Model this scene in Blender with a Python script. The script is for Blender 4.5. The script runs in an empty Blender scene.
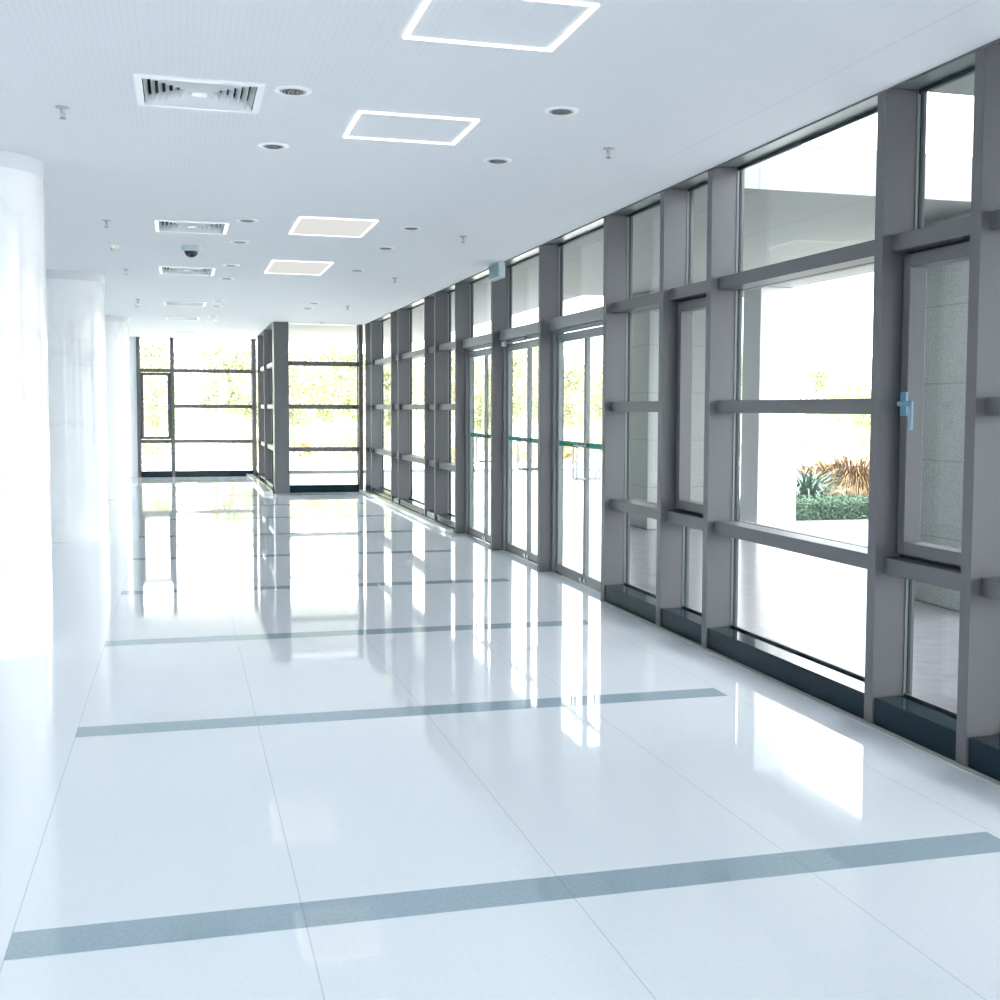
import bpy, bmesh, math, random
from mathutils import Vector, Matrix
random.seed(7)
PI = math.pi
SC = bpy.context.scene
COL = SC.collection
H = 3.10            # ceiling height
XF = 3.28           # inner face of the glazing fins
XG = 3.475          # glass plane

# ------------------------------------------------------------------ materials
def mat(name, rgb, rough=.5, metal=0., spec=.5):
    m = bpy.data.materials.new(name); m.use_nodes = True
    b = m.node_tree.nodes['Principled BSDF']
    b.inputs['Base Color'].default_value = (*rgb, 1)
    b.inputs['Roughness'].default_value = rough
    b.inputs['Metallic'].default_value = metal
    b.inputs['Specular IOR Level'].default_value = spec
    return m

class NT:
    def __init__(s, m): s.t = m.node_tree; s.n = s.t.nodes; s.l = s.t.links; s.b = s.n.get('Principled BSDF')
    def pos(s):
        g = s.n.new('ShaderNodeNewGeometry'); x = s.n.new('ShaderNodeSeparateXYZ')
        s.l.new(g.outputs['Position'], x.inputs[0]); return g.outputs['Position'], x.outputs
    def math(s, op, a, b=None, c=None):
        n = s.n.new('ShaderNodeMath'); n.operation = op
        for i, v in enumerate((a, b, c)):
            if v is None: continue
            if isinstance(v, (int, float)): n.inputs[i].default_value = v
            else: s.l.new(v, n.inputs[i])
        return n.outputs[0]
    def mix(s, f, a, b):
        n = s.n.new('ShaderNodeMix'); n.data_type = 'RGBA'
        for k, v in ((0, f), (6, a), (7, b)):
            if isinstance(v, (int, float)): n.inputs[k].default_value = v
            elif isinstance(v, tuple): n.inputs[k].default_value = (*v, 1)
            else: s.l.new(v, n.inputs[k])
        return n.outputs[2]
    def noise(s, vec, scale, detail=3, rough=.5):
        n = s.n.new('ShaderNodeTexNoise'); n.inputs['Scale'].default_value = scale
        n.inputs['Detail'].default_value = detail; n.inputs['Roughness'].default_value = rough
        if vec is not None: s.l.new(vec, n.inputs['Vector'])
        return n.outputs[0]
    def ramp(s, f, a, b):
        n = s.n.new('ShaderNodeMapRange'); n.inputs[1].default_value = a; n.inputs[2].default_value = b
        s.l.new(f, n.inputs[0]); return n.outputs[0]
    def line(s, v, off, period, w):           # 1 on a line of width w at off + k*period
        a = s.math('SUBTRACT', v, off - w / 2)
        return s.math('LESS_THAN', s.math('FLOORED_MODULO', a, period), w)
    def base(s, c): s.l.new(c, s.b.inputs['Base Color'])
    def bump(s, h, st=.1, d=.01):
        n = s.n.new('ShaderNodeBump'); n.inputs['Strength'].default_value = st; n.inputs['Distance'].default_value = d
        s.l.new(h, n.inputs['Height']); s.l.new(n.outputs[0], s.b.inputs['Normal'])

# polished white stone floor, faint grain and joints
def floor_mat():
    m = mat('polished_white_stone', (.8, .85, .9), .035, 0, .55); t = NT(m); p, o = t.pos()
    x, y = o[0], o[1]
    g = t.ramp(t.noise(p, 55, 4, .7), .35, .75)
    c = t.mix(g, (.77, .815, .86), (.83, .865, .90))
    sp = t.math('GREATER_THAN', t.noise(p, 160, 1), .74)
    c = t.mix(t.math('MULTIPLY', sp, .35), c, (.5, .55, .6))
    jx = t.line(x, -.5, .8425, .004)
    jy = t.line(y, 3.715 - .003, .8167, .003)
    c = t.mix(t.math('MULTIPLY', jx, .5), c, (.38, .42, .46))
    c = t.mix(t.math('MULTIPLY', jy, .16), c, (.5, .54, .58))
    t.base(c); return m
M = {}
M['floor'] = floor_mat()
def stripe_mat():
    m = mat('grey_blue_stone_band', (.3, .4, .46), .04, 0, .5); t = NT(m); p, o = t.pos()
    g = t.ramp(t.noise(p, 70, 4, .7), .3, .7)
    c = t.mix(g, (.29, .385, .445), (.37, .465, .52))
    t.base(t.mix(t.math('MULTIPLY', t.line(o[0], -.5, .8425, .004), .5), c, (.2, .26, .3))); return m
M['stripe'] = stripe_mat()
def ceil_mat():
    m = mat('perforated_ceiling_panel', (.8, .83, .86), .75, 0, .3); t = NT(m); p, o = t.pos()
    x, y = o[0], o[1]
    fx = t.math('FLOORED_MODULO', t.math('SUBTRACT', x, .003), .028)
    fy = t.math('FLOORED_MODULO', y, .028)
    dx = t.math('SUBTRACT', fx, .014); dy = t.math('SUBTRACT', fy, .014)
    r2 = t.math('ADD', t.math('MULTIPLY', dx, dx), t.math('MULTIPLY', dy, dy))
    hole = t.math('LESS_THAN', r2, .0048 ** 2)
    # plain margins of each 0.6 panel, plain strip along the glazing
    mx = t.math('FLOORED_MODULO', t.math('SUBTRACT', x, .5), .6); my = t.math('FLOORED_MODULO', t.math('SUBTRACT', y, .22), .6)
    ins = t.math('MULTIPLY', t.math('MULTIPLY', t.math('GREATER_THAN', mx, .045), t.math('LESS_THAN', mx, .555)),
                 t.math('MULTIPLY', t.math('GREATER_THAN', my, .045), t.math('LESS_THAN', my, .555)))
    ins = t.math('MULTIPLY', ins, t.math('LESS_THAN', x, 2.9))
    k = t.math('MULTIPLY', hole, ins)
    c = t.mix(t.math('MULTIPLY', k, .2), (.795, .805, .82), (.38, .41, .44))
    s = t.math('MAXIMUM', t.line(x, .5, .6, .003), t.line(y, .22, .6, .003))
    s = t.math('MULTIPLY', s, t.math('LESS_THAN', x, 2.89))
    s = t.math('MULTIPLY', s, .15)
    e = t.math('MULTIPLY', t.line(x, 2.9, 50, .008), .4)
    c = t.mix(t.math('MAXIMUM', s, e), c, (.5, .55, .6))
    t.base(c); return m
M['ceiling'] = ceil_mat()
def marble_mat():
    m = mat('white_marble', (.88, .88, .88), .12, 0, .5); t = NT(m); p, o = t.pos()
    n = t.noise(p, 1.1, 5, .55)
    v = t.ramp(t.math('ABSOLUTE', t.math('SUBTRACT', n, .5)), 0, .035)
    c = t.mix(v, (.85, .85, .845), (.90, .905, .905))
    j = t.line(o[2], 0.03, 1.0, .004)
    t.base(t.mix(t.math('MULTIPLY', j, .3), c, (.6, .62, .62))); return m
M['marble'] = marble_mat()
M['white'] = mat('white_paint', (.84, .86, .88), .5)
M['collar'] = mat('ceiling_paint', (.72, .74, .76), .7)
M['gloss_white'] = mat('white_enamel', (.88, .9, .9), .3)
M['curb'] = mat('cream_polished_curb', (.82, .84, .80), .06)
M['frame'] = mat('grey_anodised_aluminium', (.118, .119, .125), .42, .2)
M['frame_lt'] = mat('light_grey_aluminium', (.23, .25, .255), .4, .3)
M['gasket'] = mat('black_rubber', (.015, .03, .035), .5)
M['gap'] = mat('dark_rebate', (.05, .05, .055), .6)
M['head'] = mat('grey_green_head_panel', (.17, .21, .21), .3, .2)
M['steel'] = mat('brushed_steel', (.6, .6, .58), .25, 1.)
M['grey'] = mat('mid_grey_metal', (.45, .46, .47), .4, .5)
M['dark'] = mat('dark_louvre_metal', (.28, .30, .31), .35, .6)
M['duct'] = mat('duct_interior', (.10, .125, .13), .7)
M['teal'] = mat('teal_film', (.0, .26, .19), .5)
M['blue'] = mat('blue_grey_enamel', (.13, .28, .38), .3)
M['beige'] = mat('cream_plastic', (.72, .68, .55), .4)
M['tealgrey'] = mat('teal_grey_plastic', (.18, .30, .31), .5)
M['pale_tg'] = mat('pale_grey_green_plastic', (.5, .6, .6), .4)
M['dome'] = mat('smoked_dome', (.02, .035, .045), .08)
def granite_sill():
    m = mat('dark_teal_granite', (.02, .045, .06), .09, 0, .07); t = NT(m); p, o = t.pos()
    t.base(t.mix(t.ramp(t.noise(p, 120, 3, .7), .4, .7), (.006, .018, .026), (.014, .034, .046))); return m
M['sill'] = granite_sill()
def stone_mat():
    m = mat('grey_granite_cladding', (.5, .5, .48), .55); t = NT(m); p, o = t.pos()
    g = t.ramp(t.noise(p, 60, 5, .8), .35, .65)
    c = t.mix(g, (.22, .235, .23), (.40, .405, .385))
    c = t.mix(t.math('MULTIPLY', t.line(o[2], .54, .62, .012), .5), c, (.15, .15, .14))
    t.base(c); return m
M['stone'] = stone_mat()
def soffit_mat(name, a, jx, jy):
    m = mat(name, a, .6); t = NT(m); p, o = t.pos()
    j = t.line(o[0], 3.9, jx, .02) if jx else None
    k = t.line(o[1], jy[0], jy[1], .05)
    j = t.math('MAXIMUM', j, k) if j else k
    g = t.ramp(t.noise(p, 40, 4, .7), .3, .7)
    c = t.mix(g, tuple(v * .92 for v in a), a)
    t.base(t.mix(t.math('MULTIPLY', j, .5), c, (.2, .2, .2))); return m
M['soffit'] = soffit_mat('grey_canopy_panel', (.33, .355, .335), .95, (3., 40.))
M['soffit2'] = soffit_mat('lavender_canopy_panel', (.36, .37, .40), 0, (22.5, 40.))
def paving_mat():
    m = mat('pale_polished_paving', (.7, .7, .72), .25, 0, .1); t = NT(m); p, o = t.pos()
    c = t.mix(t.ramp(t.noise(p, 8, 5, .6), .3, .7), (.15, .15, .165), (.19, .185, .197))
    t.base(c); t.bump(t.noise(p, 3, 2), .04, .02); return m
M['paving'] = paving_mat()
M['kerb'] = mat('grey_kerb_stone', (.16, .18, .19), .6)
def turf_mat(name, a, b):
    m = mat(name, a, .9, 0, .1); t = NT(m); p, o = t.pos()
    t.base(t.mix(t.ramp(t.noise(p, .35, 5, .7), .4, .6), a, b)); return m
M['lawn'] = turf_mat('pale_dry_lawn', (.50, .50, .40), (.60, .58, .48))
M['bank'] = turf_mat('pale_scrub_bank', (.20, .215, .13), (.34, .34, .24))
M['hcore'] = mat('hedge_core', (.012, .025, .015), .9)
def leaf(name, a, b):
    m = mat(name, a, .6, 0, .3); t = NT(m); p, o = t.pos()
    t.base(t.mix(t.ramp(t.noise(p, 1.2, 4, .7), .35, .65), a, b)); return m
M['hedge'] = leaf('hedge_leaf', (.02, .055, .03), (.05, .10, .055))
M['tleaf'] = leaf('pale_tree_leaf', (.19, .215, .115), (.31, .325, .205))
M['tleaf2'] = leaf('yellow_tree_leaf', (.25, .245, .13), (.36, .345, .22))
M['flower'] = leaf('orange_bush_leaf', (.28, .18, .10), (.34, .28, .16))
M['grass_o'] = leaf('amber_grass', (.10, .045, .016), (.19, .12, .035))
M['grass_g'] = leaf('blue_green_blade', (.045, .085, .065), (.11, .16, .11))
M['bark'] = mat('grey_bark', (.5, .47, .40), .9)
def glass_mat(name, tint, refl, edge):
    m = bpy.data.materials.new(name); m.use_nodes = True; n = m.node_tree.nodes; l = m.node_tree.links
    n.remove(n['Principled BSDF']); out = n['Material Output']
    tr = n.new('ShaderNodeBsdfTransparent'); tr.inputs[0].default_value = (*tint, 1)
    gl = n.new('ShaderNodeBsdfGlossy'); gl.inputs['Roughness'].default_value = 0.0; gl.inputs[0].default_value = (.95, 1, 1, 1)
    lw = n.new('ShaderNodeLayerWeight'); lw.inputs[0].default_value = .5
    pw = n.new('ShaderNodeMath'); pw.operation = 'POWER'; pw.inputs[1].default_value = 4.0; l.new(lw.outputs['Facing'], pw.inputs[0])
    fr = n.new('ShaderNodeMath'); fr.operation = 'MULTIPLY_ADD'; fr.inputs[1].default_value = edge; fr.inputs[2].default_value = refl; l.new(pw.outputs[0], fr.inputs[0])
    mx = n.new('ShaderNodeMixShader')
    l.new(fr.outputs[0], mx.inputs[0]); l.new(tr.outputs[0], mx.inputs[1]); l.new(gl.outputs[0], mx.inputs[2]); l.new(mx.outputs[0], out.inputs[0])
    return m
M['glass'] = glass_mat('clear_glass', (.96, .985, .98), .02, .30)
def frosted():
    m = bpy.data.materials.new('frosted_skylight'); m.use_nodes = True; n = m.node_tree.nodes; l = m.node_tree.links
    n.remove(n['Principled BSDF']); out = n['Material Output']
    a = n.new('ShaderNodeBsdfTranslucent'); a.inputs[0].default_value = (.9, .9, .93, 1)
    b = n.new('ShaderNodeBsdfDiffuse'); b.inputs[0].default_value = (.85, .85, .88, 1)
    mx = n.new('ShaderNodeMixShader'); mx.inputs[0].default_value = .35
    l.new(a.outputs[0], mx.inputs[1]); l.new(b.outputs[0], mx.inputs[2]); l.new(mx.outputs[0], out.inputs[0]); return m
M['frost'] = frosted()
def emit(name, rgb, s):
    m = bpy.data.materials.new(name); m.use_nodes = True; n = m.node_tree.nodes; l = m.node_tree.links
    n.remove(n['Principled BSDF']); e = n.new('ShaderNodeEmission'); e.inputs[0].default_value = (*rgb, 1); e.inputs[1].default_value = s
    l.new(e.outputs[0], n['Material Output'].inputs[0]); return m
M['led'] = emit('led_strip', (1, 1, .95), .4)
M['panel'] = emit('lit_diffuser', (1, 1, .96), .135)

# ------------------------------------------------------------------ mesh helpers
class MB:
    def __init__(s): s.v = []; s.f = []
    def add(s, vs, fs):
        k = len(s.v); s.v += [tuple(v) for v in vs]; s.f += [tuple(i + k for i in f) for f in fs]; return s
    def box(s, x0, x1, y0, y1, z0, z1, c=0.0):
        if c <= 0:
            vs = [(x, y, z) for z in (z0, z1) for y in (y0, y1) for x in (x0, x1)]
            return s.add(vs, [(0, 2, 3, 1), (4, 5, 7, 6), (0, 1, 5, 4), (2, 6, 7, 3), (0, 4, 6, 2), (1, 3, 7, 5)])
        bm = bmesh.new(); bmesh.ops.create_cube(bm, size=1)
        for v in bm.verts:
            v.co = ((x0 + x1) / 2 + v.co.x * (x1 - x0), (y0 + y1) / 2 + v.co.y * (y1 - y0), (z0 + z1) / 2 + v.co.z * (z1 - z0))
        bmesh.ops.bevel(bm, geom=bm.edges[:] , offset=c, segments=2, affect='EDGES', profile=.5)
        bm.verts.index_update()
        s.add([v.co[:] for v in bm.verts], [[v.index for v in f.verts] for f in bm.faces]); bm.free(); return s
    def lathe(s, prof, cx, cy, n=32):            # prof: (r, z) list
        vs = []; fs = []; m = len(prof)
        for i in range(n):
            a = 2 * PI * i / n
            vs += [(cx + r * math.cos(a), cy + r * math.sin(a), z) for r, z in prof]
        for i in range(n):
            j = (i + 1) % n
            for k in range(m - 1): fs.append((i * m + k, j * m + k, j * m + k + 1, i * m + k + 1))
        fs.append([i * m for i in range(n)][::-1]); fs.append([i * m + m - 1 for i in range(n)])
        return s.add(vs, fs)
    def tube(s, pts, r, n=10):
        pts = [Vector(p) for p in pts]; vs = []; fs = []
        for i, p in enumerate(pts):
            d = (pts[min(i + 1, len(pts) - 1)] - pts[max(i - 1, 0)]).normalized()
            a = d.cross(Vector((0, 1, 0)) if abs(d.y) < .9 else Vector((1, 0, 0))).normalized(); b = d.cross(a)
            rr = r[i] if isinstance(r, (list, tuple)) else r
            vs += [p + a * rr * math.cos(2 * PI * k / n) + b * rr * math.sin(2 * PI * k / n) for k in range(n)]
        for i in range(len(pts) - 1):
            for k in range(n): fs.append((i * n + k, i * n + (k + 1) % n, (i + 1) * n + (k + 1) % n, (i + 1) * n + k))
        fs.append(list(range(n))[::-1]); fs.append([(len(pts) - 1) * n + k for k in range(n)])
        return s.add(vs, fs)
    def ring(s, x0, x1, y0, y1, w, z0, z1):       # flat rectangular ring
        s.box(x0, x1, y0, y0 + w, z0, z1); s.box(x0, x1, y1 - w, y1, z0, z1)
        s.box(x0, x0 + w, y0 + w, y1 - w, z0, z1); s.box(x1 - w, x1, y0 + w, y1 - w, z0, z1); return s
    def build(s, name, m, parent=None, smooth=False, org=None):
        me = bpy.data.meshes.new(name)
        ox = Vector((0, 0, 0))
        if parent is not None: ox = Vector(parent['_o'])
        elif org is not None: ox = Vector(org)
        me.from_pydata([tuple(Vector(v) - ox) for v in s.v], [], s.f); me.materials.append(m)
        bm = bmesh.new(); bm.from_mesh(me); bmesh.ops.recalc_face_normals(bm, faces=bm.faces[:]); bm.to_mesh(me); bm.free()
        if smooth:
            for p in me.polygons: p.use_smooth = True
            me.set_sharp_from_angle(angle=.7)
        o = bpy.data.objects.new(name, me); COL.objects.link(o)
        o['_o'] = tuple(ox)
        if parent is not None: o.parent = parent
        elif org is not None: o.location = ox
        return o

def tag(o, label, cat, group=None, kind=None):
    o['label'] = label; o['category'] = cat
    if group: o['group'] = group
    if kind: o['kind'] = kind
    return o
def thing(name, loc, label, cat, group=None, kind=None):
    o = bpy.data.objects.new(name, None); COL.objects.link(o); o.location = loc; o['_o'] = tuple(loc); o.empty_display_size = .1
    return tag(o, label, cat, group, kind)
def dup(root, loc, label):
    r = root.copy(); COL.objects.link(r); r.location = loc; r['label'] = label
    for ch in list(root.children):
        c = ch.copy(); COL.objects.link(c); c.parent = r
        for g in ch.children:
            d = g.copy(); COL.objects.link(d); d.parent = c
    return r
ORD = ['nearest', 'second', 'third', 'fourth', 'fifth', 'sixth', 'seventh', 'eighth', 'ninth', 'tenth', 'eleventh', 'twelfth',
       'thirteenth', 'fourteenth', 'fifteenth', 'sixteenth']

# ------------------------------------------------------------------ shell
YB, YE, YE2, XL, XR2 = -6.0, 23.5, 29.3, -3.2, 1.75      # back, end window, far window, left wall, return wall glass
tag(MB().box(XL, XG + .02, YB, YE + .02, -.015, 0).box(XL, XR2 + .02, YE + .02, YE2 + .05, -.015, 0).build('floor', M['floor']),
    'polished white stone floor mirroring the windows', 'floor', kind='structure')
SY = [1.35, 3.815, 6.30, 8.65, 11.0, 13.42, 15.72, 18.08, 20.45, 22.8, 25.2, 27.6]
for i, y in enumerate(SY):
    tag(MB().box(-.5, 2.85 if y < 23 else 1.3, y - .098, y + .098, .0, .0008).build('trim_%d' % (i + 1), M['stripe']),
        'grey-blue stone band crossing the white floor, %s' % ('behind the camera' if i == 0 else ORD[i - 1] + ' band seen from the camera'), 'floor band', 'grey floor bands', 'structure')
tag(MB().box(XF - .035, XF, 3.0, 9.55, 0, .004).build('trim_20', mat('beige_edge_strip', (.5, .5, .46), .3)),
    'thin beige edge strip along the foot of the glass wall', 'floor edge strip', kind='structure')

VENTS = [(-.19, 6.22, .60, .60), (-.19, 10.90, .60, .70), (-.21, 14.45, .60, .80), (-.22, 19.15, .60, .70), (-.22, 22.5, .55, .6), (-.19, 26.7, .55, .6)]
def ceiling():
    m = MB(); T = .25
    def strip(x0, x1, y0, y1): m.box(x0, x1, y0, y1, H, H + T)
    vx0, vx1 = -.25, .42
    for (a, b, c) in ((YB, YE + .02, XF), (YE + .02, YE2 + .02, 1.6)):
        strip(XL, vx0, a, b); strip(vx1, c, a, b)
    ys = YB
    for x, y, w, d in VENTS:
        strip(vx0, vx1, ys, y + .015); ys = y + d - .015
        if x + .015 > vx0: strip(vx0, x + .015, y + .015, y + d - .015)
        strip(x + w - .015, vx1, y + .015, y + d - .015)
    strip(vx0, vx1, ys, YE2 + .02)
    return m.build('ceiling', M['ceiling'])
tag(ceiling(), 'pale perforated ceiling panels with a plain strip along the windows', 'ceiling', kind='structure')
tag(MB().box(XF, XG + .02, YB, YE + .3, H + .012, H + .26).build('trim_21', M['head']),
    'grey-green head panel between ceiling edge and glass wall', 'window head', kind='structure')
tag(MB().box(XF - .006, XF, YB, YE - .2, H - .010, H).build('trim_22', M['frame']),
    'thin dark metal edge where the ceiling meets the glass wall', 'ceiling edge trim', kind='structure')
tag(MB().box(XL - .2, XL, YB, YE2 + .2, 0, H).build('wall_left', M['white']), 'white wall behind the row of round columns', 'wall', kind='structure')
tag(MB().box(XL, -.93, YE2 - .1, YE2 + .15, 0, H).build('wall_far', M['white']), 'white wall left of the far window', 'wall', kind='structure')
tag(MB().box(XL - .2, XL + 1.2, YB - .2, YB, 0, H).box(XG - 1.2, XG + .1, YB - .2, YB, 0, H).build('wall_back', M['white']), 'white wall piers behind the camera', 'wall', kind='structure')

# round marble columns
for i, (cx, cy) in enumerate(((-1.28, 8.66), (-1.305, 15.75), (-1.305, 22.85), (-1.28, 1.4))):
    if i == 3: continue
    r = .46
    prof = [(r, 0), (r, H - .0)]
    n = 64; m = MB()
    zs = [0, .003] + [1.03, 1.034, 2.03, 2.034] + [H - .1]
    m.lathe([(r, z) for z in sorted(zs)], cx, cy, n)
    t = thing('column', (cx, cy, 0), '', 'column')
    m.build('shaft', M['marble'], t, smooth=True)
    MB().lathe([(r + .001, H - .1), (r + .001, H - .001)], cx, cy, n).build('collar', M['collar'], t, smooth=True)
    tag(t,
        'round white marble column %s' % ('at the left edge, the largest', 'just behind the largest one', 'farthest back, beside the far window')[i], 'column', 'round white marble columns')

# ------------------------------------------------------------------ curtain wall on the right
FW = .0375
FINS = [-5.3, -3.1, -1.0, 1.85, 2.65, 4.70, 5.48, 7.535, 8.365, 9.605, 11.51, 13.42, 15.31, 16.64, 17.37, 19.61, 20.29, 22.51, 23.2]
FL = {4: 'at the right edge of the picture, mostly out of frame'}
seen = 0
tn = 30
def fin(y, label, x0=XF, xg=XG):
    global tn
    t = thing('trim_%d' % tn, (x0, y, 0), label, 'window fin', 'grey fins of the glass walls', 'structure'); tn += 1
    MB().box(x0, xg - .022, y - FW, y + FW, 0, H + .012, .002).build('fin', M['frame'], t)
    MB().box(xg - .022, xg - .006, y - FW - .006, y + FW + .006, .0, H + .012).build('bead', M['frame_lt'], t)
    MB().box(xg - .006, xg + .008, y - FW - .014, y + FW + .014, .0, H + .012).build('gasket', M['gasket'], t)
    MB().box(xg + .008, xg + .024, y - FW - .012, y + FW + .012, .0, H + .012).build('outer_cap', M['frame'], t)
    return t
for y in FINS:
    if y < 4: lab = 'grey fin of the glass wall behind the camera'
    else:
        lab = 'grey aluminium fin of the right glass wall, %s from the camera' % ORD[seen]; seen += 1
    fin(y, lab)

wn = 0
def pane(t, x, y0, y1, z0, z1, name='pane'):
    return MB().box(x, x + .012, y0, y1, z0, z1).build(name, M['glass'], t)
TZ = [(.755, .835), (1.54, 1.62), (2.33, 2.41)]
def handle(t, x, y, z, s=1):
    b = MB().box(x - .014, x, y - .026, y + .026, z - .058, z + .058, .004).build('handle_plate', M['blue'], t)
    g = MB().box(x - .034, x - .014, y - .011, y + .011, z - .012, z + .014, .003)
    g.box(x - .040, x - .026, y - .112, y + .011, z - .012, z + .014, .004)
    g.box(x - .040, x - .026, y - .114, y - .092, z - .125, z + .014, .004)
    g.build('lever', M['blue'], b)
def bay(a, b, kind, label, hnd=False):
    """glazed bay between fin centres a<b ; kind: 'fixed' or 'casement'"""
    global wn; wn += 1
    y0, y1 = a + FW, b - FW
    t = thing('window_%d' % wn, (XG, (a + b) / 2, 0), label, 'window', 'bays of the right glass wall', 'structure')
    MB().box(XF + .012, XG - .002, y0, y1, 0, .135, .003).build('sill', M['sill'], t)
    MB().box(XG - .02, XG - .002, y0, y1, .135, .148).box(XG - .02, XG - .002, y0, y1, H - .008, H + .012).build('gasket', M['gasket'], t)
    pane(t, XG, y0, y1, .135, TZ[0][0] + .02); pane(t, XG, y0, y1, TZ[2][0] + .06, H + .012)
    for i, (z0, z1) in enumerate(TZ):
        if kind == 'casement' and i == 1: continue
        xb = XG - .002
        MB().box(XF + .05, xb, y0, y1, z0, z1, .002).build('transom', M['frame'], t)
    MB().box(XG + .014, XG + .06, y0, y1, TZ[0][0], TZ[0][1]).box(XG + .014, XG + .06, y0, y1, TZ[2][0], TZ[2][1]).build('outer_cap', M['frame'], t)
    if kind == 'fixed':
        pane(t, XG, y0, y1, TZ[0][1] - .02, TZ[1][0] + .02); pane(t, XG, y0, y1, TZ[1][1] - .02, TZ[2][0] + .02)
    else:
        z0, z1 = TZ[0][1], TZ[2][0]
        MB().box(XG - .055, XG - .002, y0, y0 + .03, z0, z1).box(XG - .055, XG - .002, y1 - .03, y1, z0, z1).box(XG - .055, XG - .002, y0, y1, z0, z0 + .018).box(XG - .055, XG - .002, y0, y1, z1 - .018, z1).build('rebate', M['gap'], t)
        sy0, sy1, sz0, sz1, w = y0 + .03, y1 - .03, z0 + .022, z1 - .018, .062
        s = MB(); xa, xb = XF + .10, XG - .004
        s.box(xa, xb, sy0, sy0 + w, sz0, sz1, .003).box(xa, xb, sy1 - w, sy1, sz0, sz1, .003)
        s.box(xa, xb, sy0 + w, sy1 - w, sz0, sz0 + w, .003).box(xa, xb, sy0 + w, sy1 - w, sz1 - w, sz1, .003)
        sh = s.build('sash', M['frame'], t)
        pane(sh, XG - .03, sy0 + w, sy1 - w, sz0 + w, sz1 - w)
        if hnd: handle(sh, xa, sy1 - .045, 1.592)
    return t
def door_bay(a, b, label, closer=False, n=[0]):
    n[0] += 1
    y0, y1 = a + FW, b - FW
    t = thing('door_%d' % n[0], (XG, (a + b) / 2, 0), label, 'double door', 'glass entrance doors', 'structure')
    MB().box(XF + .08, XG - .002, y0, y1, 2.30, 2.41, .002).build('transom', M['frame_lt'], t)
    MB().box(XG - .02, XG - .002, y0, y1, H - .008, H + .012).build('gasket', M['gasket'], t)
    pane(t, XG, y0, y1, 2.40, H + .012)
    f = MB().box(XG - .075, XG - .045, y0, y0 + .05, 0, 2.30).box(XG - .075, XG - .045, y1 - .05, y1, 0, 2.30).box(XG - .075, XG - .045, y0 + .05, y1 - .05, 2.265, 2.30)
    f.build('door_frame', M['frame_lt'], t)
    MB().box(XG - .045, XG + .02, y0, y0 + .06, 0, 2.30).box(XG - .045, XG + .02, y1 - .06, y1, 0, 2.30).build('jamb', M['gap'], t)
    MB().box(XG - .07, XG + .03, y0, y1, 0, .006).build('threshold', M['steel'], t)
    mid = (y0 + y1) / 2; xa, xb = XG - .045, XG - .005
    for q, (p0, p1) in enumerate(((y0 + .062, mid - .004), (mid + .004, y1 - .062))):
        l = MB(); w = .030; g0, g1 = (p0 + .048, p1 - .026) if q == 0 else (p0 + .026, p1 - .048)
        l.box(xa, xb, p0, g0, .012, 2.262, .003).box(xa, xb, g1, p1, .012, 2.262, .003)
        l.box(xa, xb, g0, g1, .012, .085, .003).box(xa, xb, g0, g1, 2.185, 2.262, .003)
        lf = l.build('door_leaf', M['frame_lt'], t)
        pane(lf, XG - .03, g0, g1, .085, 2.185, 'pane')
        MB().box(XG - .033, XG - .0305, g0, g1, 1.215, 1.262).build('safety_band', M['teal'], lf)['label'] = 'teal film strip across the door glass'
        hy = (p1 - .05) if q == 0 else (p0 + .05)
        for sx, xx in ((-1, XG - .045), (1, XG - .005)):
            pts = [(xx, hy, 1.235)]
            for k in range(5):
                a_ = PI / 2 * k / 4; pts.append((xx + sx * (.065 + .025 * math.sin(a_)), hy, 1.235 - .025 * (1 - math.cos(a_))))
            for k in range(5):
                a_ = PI / 2 * k / 4; pts.append((xx + sx * (.065 + .025 * math.cos(a_)), hy, .965 - .025 * math.sin(a_) + 0))
            pts.append((xx, hy, .94))
            MB().tube(pts, .010, 8).build('pull_handle', M['steel'], lf, smooth=True)['label'] = 'chrome D-shaped pull handle'
        by = (p1 - .05) if q == 0 else (p0 + .05)
        MB().box(xa - .018, xa, by - .018, by + .018, .02, .055, .003).tube([(xa - .01, by, .03), (xa - .01, by, .004)], .006, 8).build('floor_bolt', M['steel'], lf)
    if closer:
        c = MB().box(XG - .10, XG - .06, y1 - .10, y1 - .02, 2.235, 2.29, .005).build('door_closer', M['gloss_white'], t)
        MB().tube([(XG - .085, y1 - .06, 2.262), (XG - .085, mid, 2.285)], .007, 6).box(XG - .095, XG - .07, mid - .02, mid + .02, 2.27, 2.30, .003).build('closer_arm', M['grey'], c)
    return t
bay(FINS[3], FINS[4], 'casement', 'narrow opening window behind the camera')
bay(FINS[4], FINS[5], 'fixed', 'wide window at the right edge of the picture, mostly cut off')
bay(FINS[5], FINS[6], 'casement', 'narrow casement window with blue lever handle, nearest on the right', True)
bay(FINS[6], FINS[7], 'fixed', 'wide fixed window showing the hedge and the white column outside')
bay(FINS[7], FINS[8], 'casement', 'narrow casement window left of the wide hedge window')
bay(FINS[8], FINS[9], 'fixed', 'medium fixed window beside the nearest double door')
door_bay(FINS[9], FINS[10], 'double glass door nearest the camera, teal band and pull handles')
door_bay(FINS[10], FINS[11], 'middle double glass door with a door closer, below the wall box', True)
door_bay(FINS[11], FINS[12], 'farthest of the three double glass doors')
for i in range(12, len(FINS) - 1):
    a, b = FINS[i], FINS[i + 1]
    bay(a, b, 'fixed' , 'slim strip of glazing beyond the doors, %s bay past them' % (['first'] + ORD[1:])[i - 12])
bay(FINS[-1], YE, 'fixed', 'last narrow glazing strip at the far corner of the right wall')
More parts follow.
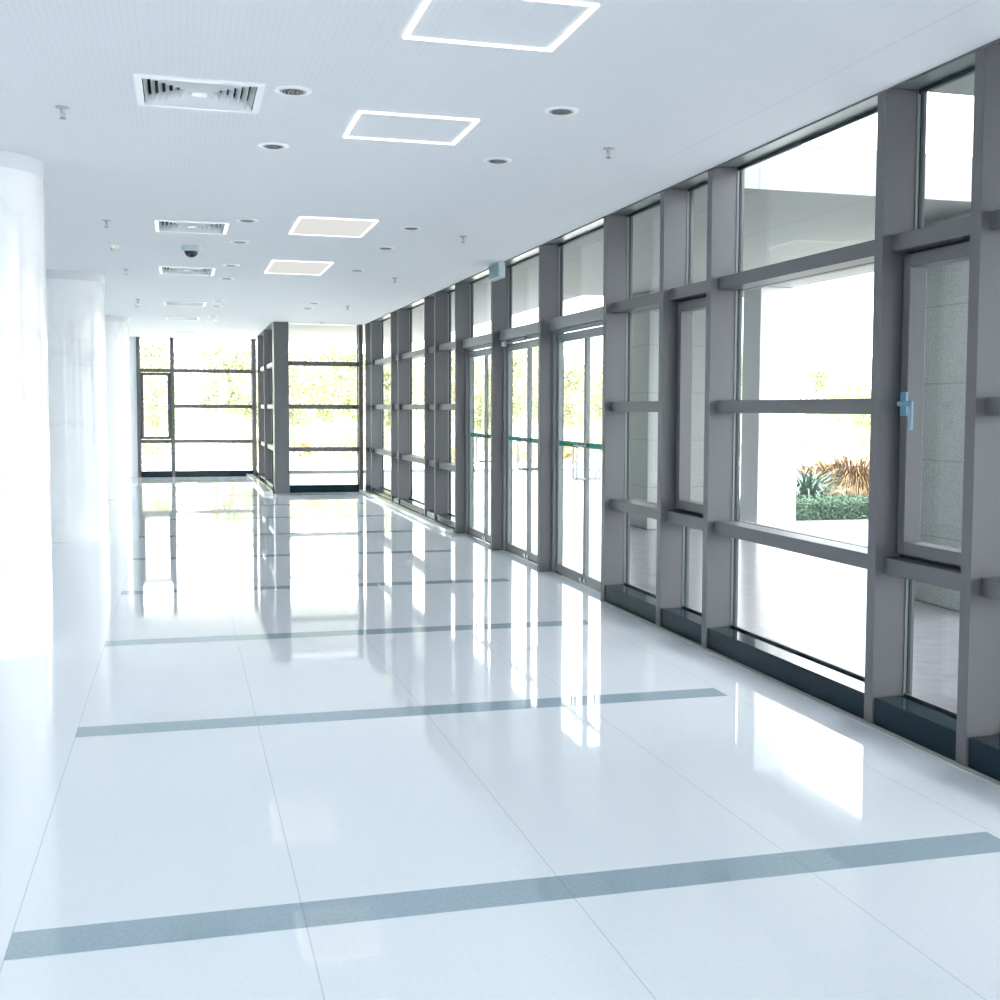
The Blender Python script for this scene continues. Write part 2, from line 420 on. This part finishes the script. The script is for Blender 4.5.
for a, b, i in ((-5.3, -3.1, 0), (-3.1, -1.0, 1), (-1.0, 1.85, 2)):
    bay(a, b, 'fixed', 'window behind the camera, out of the picture')

# white curb past the doors
tag(MB().box(3.16, XF - .004, 15.36, YE - .25, 0, .05, .01).build('trim_23', M['curb']), 'low cream polished curb along the glass beyond the doors', 'curb', kind='structure')
tag(MB().box(1.40, 1.56, 22.9, YE2 - .25, 0, .06, .01).build('trim_24', M['curb']), 'low cream curb along the return glass wall', 'curb', kind='structure')

# ------------------------------------------------------------------ end window (faces the camera), return wall and far window
def xbay(x0, x1, yg, kind, t, mids=True, hnd=False, zt=H):
    yf = yg - .16
    MB().box(x0, x1, yf + .012, yg - .002, 0, .135, .003).build('sill', M['sill'], t)
    sections = [(.135, TZ[0][0] + .02), (TZ[2][1] - .02, zt)]
    for i, (z0, z1) in enumerate(TZ):
        if kind == 'casement' and i == 1: continue
        MB().box(x0, x1, yf + .05, yg + .03, z0, z1, .002).build('transom', M['frame'], t)
    if kind == 'fixed': sections += [(TZ[0][1] - .02, TZ[1][0] + .02), (TZ[1][1] - .02, TZ[2][0] + .02)]
    for z0, z1 in sections: MB().box(x0, x1, yg, yg + .012, z0, z1).build('pane', M['glass'], t)
    if kind == 'casement':
        w = .06; z0, z1 = TZ[0][1] + .01, TZ[2][0] - .01
        s = MB().box(x0 + .01, x0 + .01 + w, yg - .07, yg, z0, z1, .003).box(x1 - .01 - w, x1 - .01, yg - .07, yg, z0, z1, .003)
        s.box(x0 + .01 + w, x1 - .01 - w, yg - .07, yg, z0, z0 + w, .003).box(x0 + .01 + w, x1 - .01 - w, yg - .07, yg, z1 - w, z1, .003)
        sh = s.build('sash', M['frame'], t)
        MB().box(x0 + .01 + w, x1 - .01 - w, yg - .03, yg - .018, z0 + w, z1 - w).build('pane', M['glass'], sh)
        if hnd:
            b = MB().box(x1 - .062, x1 - .03, yg - .084, yg - .07, 1.50, 1.62, .003).build('handle_plate', M['blue'], sh)
            MB().box(x1 - .16, x1 - .04, yg - .12, yg - .105, 1.55, 1.575, .003).box(x1 - .055, x1 - .04, yg - .106, yg - .084, 1.55, 1.575).build('lever', M['blue'], b)
def xfin(x, yg, w, label):
    global tn
    t = thing('trim_%d' % tn, (x, yg, 0), label, 'window fin', 'grey fins of the glass walls', 'structure'); tn += 1
    MB().box(x - w / 2, x + w / 2, yg - .16, yg - .006, 0, H - .001, .002).build('fin', M['frame'], t)
    MB().box(x - w / 2 - .01, x + w / 2 + .01, yg - .006, yg + .05, 0, H - .001).build('gasket', M['gasket'], t)
t = thing('window_30', (2.5, YE, 0), 'end window facing the camera, right of the grey corner post', 'window', None, 'structure')
xbay(1.88, 3.17, YE, 'fixed', t)
xfin(3.215, YE, .075, 'grey fin in the far right corner beside the end window')
tag(MB().box(XR2 - .13, XR2 + .13, YE - .42, YE + .02, 0, H - .001, .004).build('trim_25', M['frame']),
    'thick grey corner post between end window and return glass wall', 'corner post', kind='structure')
RF = [YE, 25.65, 27.75, YE2]
for i in (1, 2): fin(RF[i], 'grey fin of the return glass wall, %s behind the corner post' % ('first', 'second')[i - 1], 1.60, XR2)
for i in range(3):
    a, b = RF[i] + FW, RF[i + 1] - FW
    if i == 2: b -= .15
    t = thing('window_%d' % (31 + i), (XR2, (a + b) / 2, 0), 'glazed bay of the return wall, %s behind the corner post' % ('first', 'second', 'third')[i], 'window', None, 'structure')
    MB().box(1.61, XR2, a, b, 0, .135).build('sill', M['sill'], t)
    for z0, z1 in TZ: MB().box(1.65, XR2 + .02, a, b, z0, z1, .002).build('transom', M['frame_lt'], t)
    MB().box(XR2, XR2 + .012, a, b, .135, H).build('pane', M['glass'], t)
tag(MB().box(1.6, XR2 + .15, YE + .02, YE2 + .1, H, H + .25).build('trim_26', M['head']), 'grey head panel above the return glass wall', 'window head', kind='structure')
xfin(-.895, YE2, .07, 'grey fin at the left end of the far window')
xfin(-.175, YE2, .07, 'grey fin dividing the far window')
xfin(1.60, YE2, .09, 'grey fin at the right end of the far window')
t = thing('window_34', (-.54, YE2, 0), 'narrow casement at the left of the far window', 'window', None, 'structure')
xbay(-.86, -.21, YE2, 'casement', t, hnd=True)
t = thing('window_35', (.7, YE2, 0), 'wide fixed part of the far window', 'window', None, 'structure')
xbay(-.14, 1.555, YE2, 'fixed', t)
# unseen back glazing, added so sky light reaches surfaces facing the camera
t = thing('window_36', (0, YB, 0), 'unseen glazed wall added behind the camera to let in light', 'window', None, 'structure')
MB().box(XL + 1.2, XG - 1.2, YB - .1, YB - .088, 0, H).build('pane', M['glass'], t)

# ------------------------------------------------------------------ ceiling fittings
def vent(x, y, w, d, label):
    t = thing('air_vent', (x + w / 2, y + d / 2, H), label, 'air vent', 'square air vents along the ceiling')
    MB().ring(x, x + w, y, y + d, .035, H - .012, H - .0005).build('frame', M['gloss_white'], t)
    m = MB()
    z1 = H + .16
    m.box(x + .016, x + w - .016, y + .016, y + d - .016, z1, z1 + .005)
    for (a, b, c, e) in ((x + .016, x + .02, y + .016, y + d - .016), (x + w - .02, x + w - .016, y + .016, y + d - .016)): m.box(a, b, c, e, H + .001, z1)
    m.box(x + .02, x + w - .02, y + .016, y + .02, H + .001, z1); m.box(x + .02, x + w - .02, y + d - .02, y + d - .016, H + .001, z1)
    m.build('duct', M['duct'], t)
    lv = MB(); n = 7; hx, hy = w / 2 - .04, d / 2 - .04; cx, cy = x + w / 2, y + d / 2
    for k in range(n):
        f = 1 - k / (n + .8)
        ax, ay = hx * f, hy * f; bx, by = ax - .017 * (hx / .26), ay - .017
        za, zb = H - .008 + .0, H + .034
        vo = [(cx - ax, cy - ay, za), (cx + ax, cy - ay, za), (cx + ax, cy + ay, za), (cx - ax, cy + ay, za)]
        vi = [(cx - bx, cy - by, zb), (cx + bx, cy - by, zb), (cx + bx, cy + by, zb), (cx - bx, cy + by, zb)]
        vo2 = [(px, py, pz + .004) for px, py, pz in vo]; vi2 = [(px, py, pz + .004) for px, py, pz in vi]
        V = vo + vi + vo2 + vi2; F = []
        for q in range(4):
            r = (q + 1) % 4
            F += [(q, r, 4 + r, 4 + q), (8 + q, 12 + q, 12 + r, 8 + r), (q, 8 + q, 8 + r, r), (4 + q, 4 + r, 12 + r, 12 + q)]
        lv.add(V, F)
    lv.box(cx - .035, cx + .035, cy - .035, cy + .035, H - .006, H - .002)
    lv.build('louvres', M['gloss_white'], t)
VL = ['largest and nearest square vent at the upper left', 'square vent in front of the dome camera', 'square vent just beyond the dome camera',
      'thin-looking square vent, first past the smoke detectors', 'second of the faint far vents', 'farthest faint vent, above the far window']
for v, l in zip(VENTS, VL): vent(*v, 'white louvred ceiling air vent, ' + l)

def downlight(x, y, label):
    t = thing('downlight', (x, y, H), label, 'downlight', 'round recessed downlights')
    MB().lathe([(.062, H - .002), (.066, H - .009), (.088, H - .006), (.090, H - .0005)], x, y, 32).build('trim_ring', M['gloss_white'], t, smooth=True)
    MB().lathe([(.0, H - .0045), (.064, H - .0045), (.064, H - .0095), (.058, H - .0095), (.052, H - .006), (.0, H - .0055)][1:5], x, y, 32).build('reflector', M['grey'], t, smooth=True)
    l = MB()
    for k in range(-2, 3):
        hw = math.sqrt(.05 ** 2 - (k * .02) ** 2)
        l.box(x - hw, x + hw, y + k * .02 - .0015, y + k * .02 + .0015, H - .014, H - .006)
        l.box(x + k * .02 - .0015, x + k * .02 + .0015, y - hw, y + hw, H - .014, H - .006)
    l.build('louvre', M['dark'], t)
    return t
LA = [6.31, 7.65, 10.72, 12.10, 14.13, 15.56, 18.8, 19.87, 22.06, 23.06]
LB = [6.31, 7.67, 10.72, 12.12, 14.17, 18.8, 19.8]
dl0 = downlight(.545, LA[0], 'round recessed downlight, nearest one in the row beside the vents')
for i, y in enumerate(LA[1:]): dup(dl0, (.545, y, H), 'round recessed downlight, %s from the camera in the row beside the vents' % ORD[i + 1])
for i, y in enumerate(LB): dup(dl0, (1.91, y, H), 'round recessed downlight, %s from the camera in the row nearer the windows' % ORD[i])

def light_frame(x0, x1, y0, y1, label, lit):
    t = thing('ceiling_light', ((x0 + x1) / 2, (y0 + y1) / 2, H), label, 'ceiling light', 'glowing rectangular ceiling lights')
    MB().ring(x0, x1, y0, y1, .018, H - .010, H - .0005).build('led_strip', M['led'], t)
    if lit: MB().box(x0 + .018, x1 - .018, y0 + .018, y1 - .018, H - .005, H - .0005).build('panel', M['panel'], t)
light_frame(.907, 1.553, 4.635, 5.28, 'largest square LED outline light, cut by the top edge of the picture', False)
light_frame(.907, 1.553, 6.63, 7.28, 'second LED outline light from the camera, plain white inside', False)
light_frame(.94, 1.58, 10.38, 11.42, 'third LED outline light, softly lit inside, the larger of the two', True)
light_frame(.94, 1.575, 13.5, 14.78, 'farthest and smallest looking LED outline light, softly lit inside', True)
light_frame(.907, 1.553, 1.6, 2.25, 'unseen LED outline light added above and behind the camera for extra light', False)  # out-of-view lamp added for extra light in the hall
light_frame(.907, 1.553, -1.6, -.95, 'unseen LED outline light added well behind the camera for extra light', False)  # second unseen lamp, put in to brighten the hall from behind

def sprinkler(x, y, label):
    t = thing('sprinkler', (x, y, H), label, 'sprinkler', 'ceiling sprinkler heads')
    MB().lathe([(.036, H + .0005), (.034, H - .006), (.016, H - .010), (.012, H - .022), (.0085, H - .024)], x, y, 24).build('escutcheon', M['grey'], t, smooth=True)
    MB().lathe([(.006, H - .02), (.006, H - .034), (.005, H - .036), (.004, H - .056), (.003, H - .058)], x, y, 16).tube([(x - .009, y, H - .024), (x - .013, y, H - .04), (x - .005, y, H - .058)], .0022, 6).tube([(x + .009, y, H - .024), (x + .013, y, H - .04), (x + .005, y, H - .058)], .0022, 6).build('stem', M['grey'], t, smooth=True)
    MB().lathe([(.017, H - .057), (.018, H - .060), (.006, H - .062)], x, y, 20).build('deflector', M['dark'], t, smooth=True)
    return t
s0 = sprinkler(-.565, 7.02, 'small pendent sprinkler at the upper left, beside the nearest vent')
for y, l in ((11.1, 'left of the second vent'), (14.95, 'left of the third vent, past the cream detector'), (19.0, 'left of the fourth vent')):
    dup(s0, (-.57, y, H), 'small pendent sprinkler ' + l)
for y, l in ((7.12, 'nearest the camera in the row by the windows'), (11.1, 'second in the row by the windows'), (14.85, 'third in the row by the windows'),
             (19.2, 'fourth in the row by the windows'), (22.9, 'farthest in the row by the windows')):
    dup(s0, (2.45, y, H), 'small pendent sprinkler ' + l)
dup(s0, (.59, 28.2, H), 'tiny pendent sprinkler just before the far window')

def smoke(x, y, l):
    t = thing('smoke_detector', (x, y, H), l, 'smoke detector', 'cream smoke detectors')
    MB().lathe([(.052, H - .0005), (.052, H - .014), (.040, H - .02), (.038, H - .034)], x, y, 28).build('base', M['gloss_white'], t, smooth=True)
    MB().lathe([(.037, H - .03), (.036, H - .052), (.026, H - .060), (.004, H - .062)], x, y, 28).build('sensor_head', M['beige'], t, smooth=True)
smoke(-.59, 12.75, 'cream smoke detector left of the dome camera')
smoke(-.60, 19.8, 'tiny cream smoke detector farther back left of the faint vents')
t = thing('dome_camera', (.115, 12.6, H), 'grey security dome camera with smoked black bubble between two vents', 'security camera')
MB().lathe([(.088, H + .0005), (.090, H - .02), (.084, H - .045), (.066, H - .052)], .115, 12.6, 36).build('housing', M['pale_tg'], t, smooth=True)
MB().lathe([(.064, H - .045)] + [(.064 * math.cos(a), H - .05 - .062 * math.sin(a)) for a in [k * PI / 2 / 9 for k in range(9)]] + [(.003, H - .112)], .115, 12.6, 36).build('bubble', M['dome'], t, smooth=True)

t = thing('wall_box', (3.25, 13.0, 3.0), 'small teal-grey box with pale rim at ceiling level above the doors', 'wall box')
MB().box(3.205, XF - .006, 12.80, 13.22, 2.925, H - .004, .012).build('housing', M['pale_tg'], t)
MB().box(3.200, 3.207, 12.83, 13.22, 2.945, H - .02, .002).build('grille', M['tealgrey'], t)

# ------------------------------------------------------------------ outside
tag(MB().box(-40, 60, -30, 30.6, -.30, -.02).build('ground', M['paving']), 'pale polished paving outside the glass wall', 'paving', kind='structure')
tag(MB().box(-60, 120, 30.8, 200, -.30, -.03).build('lawn', M['lawn']), 'pale dry lawn beyond the paving', 'lawn', kind='structure')
tag(MB().box(-40, 60, 30.6, 30.8, -.30, .05).build('trim_27', M['kerb']), 'dark kerb line at the end of the paving', 'kerb', kind='structure')
tag(MB().box(-40, 90, 79.5, 80.2, -.03, .02).build('trim_28', M['kerb']), 'thin dark path edge far across the lawn', 'kerb', kind='structure')
def slab(name, m, x0, x1, y0, y1, z0, z1, label):
    return tag(MB().box(x0, x1, y0, y1, z0, z1).build(name, m), label, 'canopy', kind='structure')
slab('trim_40', M['soffit'], 3.5, 7.44, 8.1, 16.3, H + .0, 3.5, 'grey panelled canopy over the entrance doors')
slab('trim_41', M['soffit'], 3.5, 7.44, -7, 5.42, H + .0, 3.5, 'grey canopy at the near end of the terrace')
slab('trim_42', M['frost'], 3.5, 7.44, 5.42, 8.1, 3.42, 3.46, 'frosted white skylight between two canopy slabs')
m = MB().box(3.5, 5.3, 16.3, 30.5, H + .01, 3.4).box(XR2 + .17, 3.5, YE + .32, 30.5, H + .01, 3.4).box(-3.4, XR2 + .17, YE2 + .15, 30.5, H + .01, 3.4)
tag(m.build('trim_43', M['soffit2']), 'lavender white canopy beyond the doors and around the far windows', 'canopy', kind='structure')
def col(x0, x1, y0, y1, m, label):
    o = MB().box(x0, x1, y0, y1, -.02, H, .012).build('stone_column', m, org=((x0 + x1) / 2, (y0 + y1) / 2, -.02))
    tag(o, label, 'column', 'square columns outside'); return o
M['limestone'] = turf_mat('pale_limestone', (.72, .72, .73), (.78, .78, .79)); 
c = col(5.87, 6.75, 8.17, 9.25, M['stone'], 'speckled grey granite column seen through the nearest casement')
c = col(5.87, 6.75, 15.4, 16.25, M['stone'], 'grey stone column outside, seen through the medium window near the doors')
c = col(6.98, 7.52, 14.4, 14.92, M['limestone'], 'slim white column outside, left of the hedge')
for x in (5.87,):
    tag(MB().box(5.87, 6.75, .9, 1.8, -.02, H, .012).build('stone_column', M['stone'], org=(6.3, 1.3, -.02)), 'grey granite column outside, behind the camera', 'column', 'square columns outside')

def leaves(n, box, size, seed, clusters=None, flat=.0):
    rnd = random.Random(seed); m = MB(); V = []; F = []
    for i in range(n):
        if clusters:
            cx, cy, cz, r = rnd.choice(clusters)
            while True:
                d = Vector((rnd.uniform(-1, 1), rnd.uniform(-1, 1), rnd.uniform(-1, 1)))
                if .25 < d.length < 1: break
            p = Vector((cx, cy, cz)) + d * r
        else:
            p = Vector((rnd.uniform(box[0], box[1]), rnd.uniform(box[2], box[3]), rnd.uniform(box[4], box[5])))
            k = rnd.random()
            if k < .45: p.y = box[2] + rnd.uniform(-.02, .05)
            elif k < .8: p.z = box[5] + rnd.uniform(-.05, .02)
            elif k < .9: p.x = box[0] + rnd.uniform(-.02, .04)
        a = Vector((rnd.gauss(0, 1), rnd.gauss(0, 1), rnd.gauss(0, 1))).normalized()
        b = a.cross(Vector((rnd.gauss(0, 1), rnd.gauss(0, 1), rnd.gauss(0, 1)))).normalized()
        s = size * rnd.uniform(.6, 1.4); k = len(V)
        V += [p - a * s, p + b * s * .45, p + a * s, p - b * s * .45]; F.append((k, k + 1, k + 2, k + 3))
    m.add(V, F); return m
def hedge(x0, x1, y0, y1, h, label, n):
    t = thing('hedge', ((x0 + x1) / 2, y0, -.02), label, 'hedge')
    MB().box(x0 + .04, x1 - .04, y0 + .04, y1 - .04, -.02, h - .04).build('core', M['hcore'], t)
    leaves(n, (x0, x1, y0, y1, -.01, h), .018, 3).build('foliage', M['hedge'], t)
hedge(7.0, 13.5, 16.15, 17.1, .26, 'low clipped green hedge beyond the white column', 26000)

def blades(cx, cy, n, L, spread, w, seed, m, name, label, cat, z0=-.02, lift=1.0):
    rnd = random.Random(seed); V = []; F = []
    for i in range(n):
        a = rnd.uniform(0, 2 * PI); d = Vector((math.cos(a), math.sin(a), 0)); s = Vector((-d.y, d.x, 0))
        l = L * rnd.uniform(.6, 1.1); e = rnd.uniform(.15, 1.25) * lift
        p = Vector((cx, cy, z0)) + d * rnd.uniform(0, spread * .25) + s * rnd.uniform(-.1, .1); el = e + .5
        k0 = len(V); N = 6
        for j in range(N + 1):
            ww = w * (1 - j / N) ** .7 + .001
            V += [p - s * ww, p + s * ww]
            p = p + (d * math.cos(el) + Vector((0, 0, math.sin(el)))) * l / N
            el -= .32
        for j in range(N): F.append((k0 + 2 * j, k0 + 2 * j + 1, k0 + 2 * j + 3, k0 + 2 * j + 2))
    o = MB().add(V, F).build(name, m, org=(cx, cy, z0)); return tag(o, label, cat)
blades(9.75, 18.35, 300, .95, 1.0, .024, 1, M['grass_g'], 'agave', 'blue-green spiky plant behind the hedge, beside the white column', 'plant', lift=1.05)
blades(12.1, 20.9, 3200, 1.35, 5.0, .010, 2, M['grass_o'], 'ornamental_grass', 'amber mound of ornamental grass behind the hedge', 'plant', lift=.9)
blades(8.0, 18.0, 220, .85, .7, .030, 5, M['grass_g'], 'agave', 'blue-green spiky plant just left of the white column', 'plant', lift=1.1)

# trees and shrubs far behind
def tree_proto(kind, seed):
    rnd = random.Random(seed)
    t = thing('tree', (0, 0, 0), '', 'tree')
    h = 4.2 if kind < 2 else 1.4
    if kind < 2:
        MB().tube([(0, 0, -.05), (.05, .03, 1.2), (-.05, .05, 2.4), (.05, 0, 3.3)], [.14, .11, .08, .04], 8).tube([(0, 0, 1.3), (.5, .2, 2.2), (.9, .3, 2.9)], [.07, .05, .02], 6).tube([(0, 0, 1.5), (-.5, -.2, 2.4), (-.8, -.2, 3.0)], [.07, .05, .02], 6).build('trunk', M['bark'], t)
        cl = [(rnd.uniform(-1.3, 1.3), rnd.uniform(-1.2, 1.2), rnd.uniform(1.6, 3.7), rnd.uniform(.5, .95)) for _ in range(13)]
        leaves(3200, None, .10, seed, cl).build('crown', M['tleaf'] if kind == 0 else M['tleaf2'], t)
    else:
        MB().tube([(0, 0, -.05), (.03, .03, .6)], [.06, .03], 6).build('stem', M['bark'], t)
        cl = [(rnd.uniform(-.9, .9), rnd.uniform(-.6, .6), rnd.uniform(.2, .8), rnd.uniform(.3, .55)) for _ in range(10)]
        leaves(1800, None, .06, seed, cl).build('crown', M['flower'] if kind == 3 else M['tleaf2'], t)
        t['category'] = 'shrub'; t.name = 'shrub'
    return t
protos = [tree_proto(k, 20 + k) for k in range(4)]
rnd = random.Random(11)
REG = [(-.06, .10, 'seen through the far window'), (.10, .17, 'seen through the end window beside the corner post'),
       (.18, .30, 'seen between the far fins beyond the doors'), (.31, .48, 'seen through the glass doors'), (.52, .84, 'seen beyond the white column and hedge')]
used = set()
PL = []
def free(x, y, r):
    if any((x - a) ** 2 + (y - b) ** 2 < (r + c) ** 2 for a, b, c in PL): return False
    PL.append((x, y, r)); return True
for r0, r1, txt in REG:
    for kinds, cnt, d0, d1, rad, noun, cols in (((0, 0, 1), int((r1 - r0) * 55) + 2, 43, 78, 2.3, 'tree', ('pale green', 'yellowish')),
                                            ((2, 2, 3), int((r1 - r0) * 26) + 2, 33, 41, 1.4, 'shrub on the lawn', ('yellow', 'orange'))):
        for i in range(cnt):
            for tr in range(60):
                d = rnd.uniform(d0, d1); f = rnd.uniform(r0, r1); s = rnd.uniform(.8, 1.15) * (.7 if r0 > .5 and rad > 2 else .88) * (d / 55 if rad > 2 else .85)
                if free(f * d, d, rad * s): break
            else: continue
            k = rnd.choice(kinds)
            o = protos[k] if k not in used else dup(protos[k], (0, 0, 0), '')
            used.add(k)
            o.location = (f * d, d, -.03); o.scale = (s, s, s); o.rotation_euler = (0, 0, rnd.uniform(0, 6))
            cc = cols[k % 2]
            o['label'] = 'sunlit %s %s ' % (cc, noun) + txt; o['group'] = '%s %ss ' % (cc, noun.split()[0]) + txt
# low bank closing the view
m = MB(); nx, ny = 60, 12; V = []; F = []
for j in range(ny + 1):
    for i in range(nx + 1):
        x = -40 + 190 * i / nx; y = 82 + 70 * j / ny
        V.append((x, y, -.1 + 5.5 * (1 - math.cos(PI * min(1, j / 6))) / 2 * (1 + .3 * math.sin(i * .9) + .15 * math.sin(i * 2.3 + j))))
for j in range(ny):
    for i in range(nx): a = j * (nx + 1) + i; F.append((a, a + 1, a + nx + 2, a + nx + 1))
m.add(V, F); tag(m.build('hillside', M['bank'], smooth=True), 'pale sunlit scrub bank behind the trees', 'hillside', kind='structure')

# ------------------------------------------------------------------ light
w = bpy.data.worlds.new('World'); SC.world = w; w.use_nodes = True
bg = w.node_tree.nodes['Background']; bg.inputs[0].default_value = (.95, .965, 1.0, 1); bg.inputs[1].default_value = 1.6
sd = bpy.data.lights.new('sun', 'SUN'); sd.energy = 5.0; sd.angle = math.radians(1.0); sd.color = (1, .97, .9)
so = bpy.data.objects.new('sun', sd); COL.objects.link(so)
so.rotation_euler = Vector((.20, -.28, .93)).to_track_quat('Z', 'Y').to_euler()

# ------------------------------------------------------------------ camera
yaw, pitch, roll, f = .2843, .0671, .0054, 1251.87
cy, sy, cp, sp = math.cos(yaw), math.sin(yaw), math.cos(pitch), math.sin(pitch)
R0 = Vector((cy, -sy, 0)); U0 = Vector((sy * sp, cy * sp, cp)); FW_ = Vector((sy * cp, cy * cp, -sp))
R = R0 * math.cos(roll) + U0 * math.sin(roll); U = -R0 * math.sin(roll) + U0 * math.cos(roll)
cd = bpy.data.cameras.new('camera'); co = bpy.data.objects.new('camera', cd); COL.objects.link(co)
co.matrix_world = Matrix(((R.x, U.x, -FW_.x, 0), (R.y, U.y, -FW_.y, 0), (R.z, U.z, -FW_.z, 1.5571), (0, 0, 0, 1)))
cd.sensor_width = 36; cd.sensor_fit = 'HORIZONTAL'; cd.lens = f / 1000 * 36
cd.shift_x = -(546.998 - 500) / 1000; cd.shift_y = (493.3355 - 500) / 1000
cd.clip_start = .05; cd.clip_end = 500
SC.camera = co

SC.view_settings.view_transform = 'Standard'; SC.view_settings.look = 'None'
SC.view_settings.exposure = 2.52; SC.view_settings.gamma = 1; SC.view_settings.use_curve_mapping = False
SC.cycles.max_bounces = 12; SC.cycles.diffuse_bounces = 8; SC.cycles.glossy_bounces = 6; SC.cycles.transparent_max_bounces = 32
SC.cycles.use_denoising = True; SC.cycles.caustics_reflective = False; SC.cycles.caustics_refractive = False
for o in bpy.data.objects:
    if '_o' in o: del o['_o']
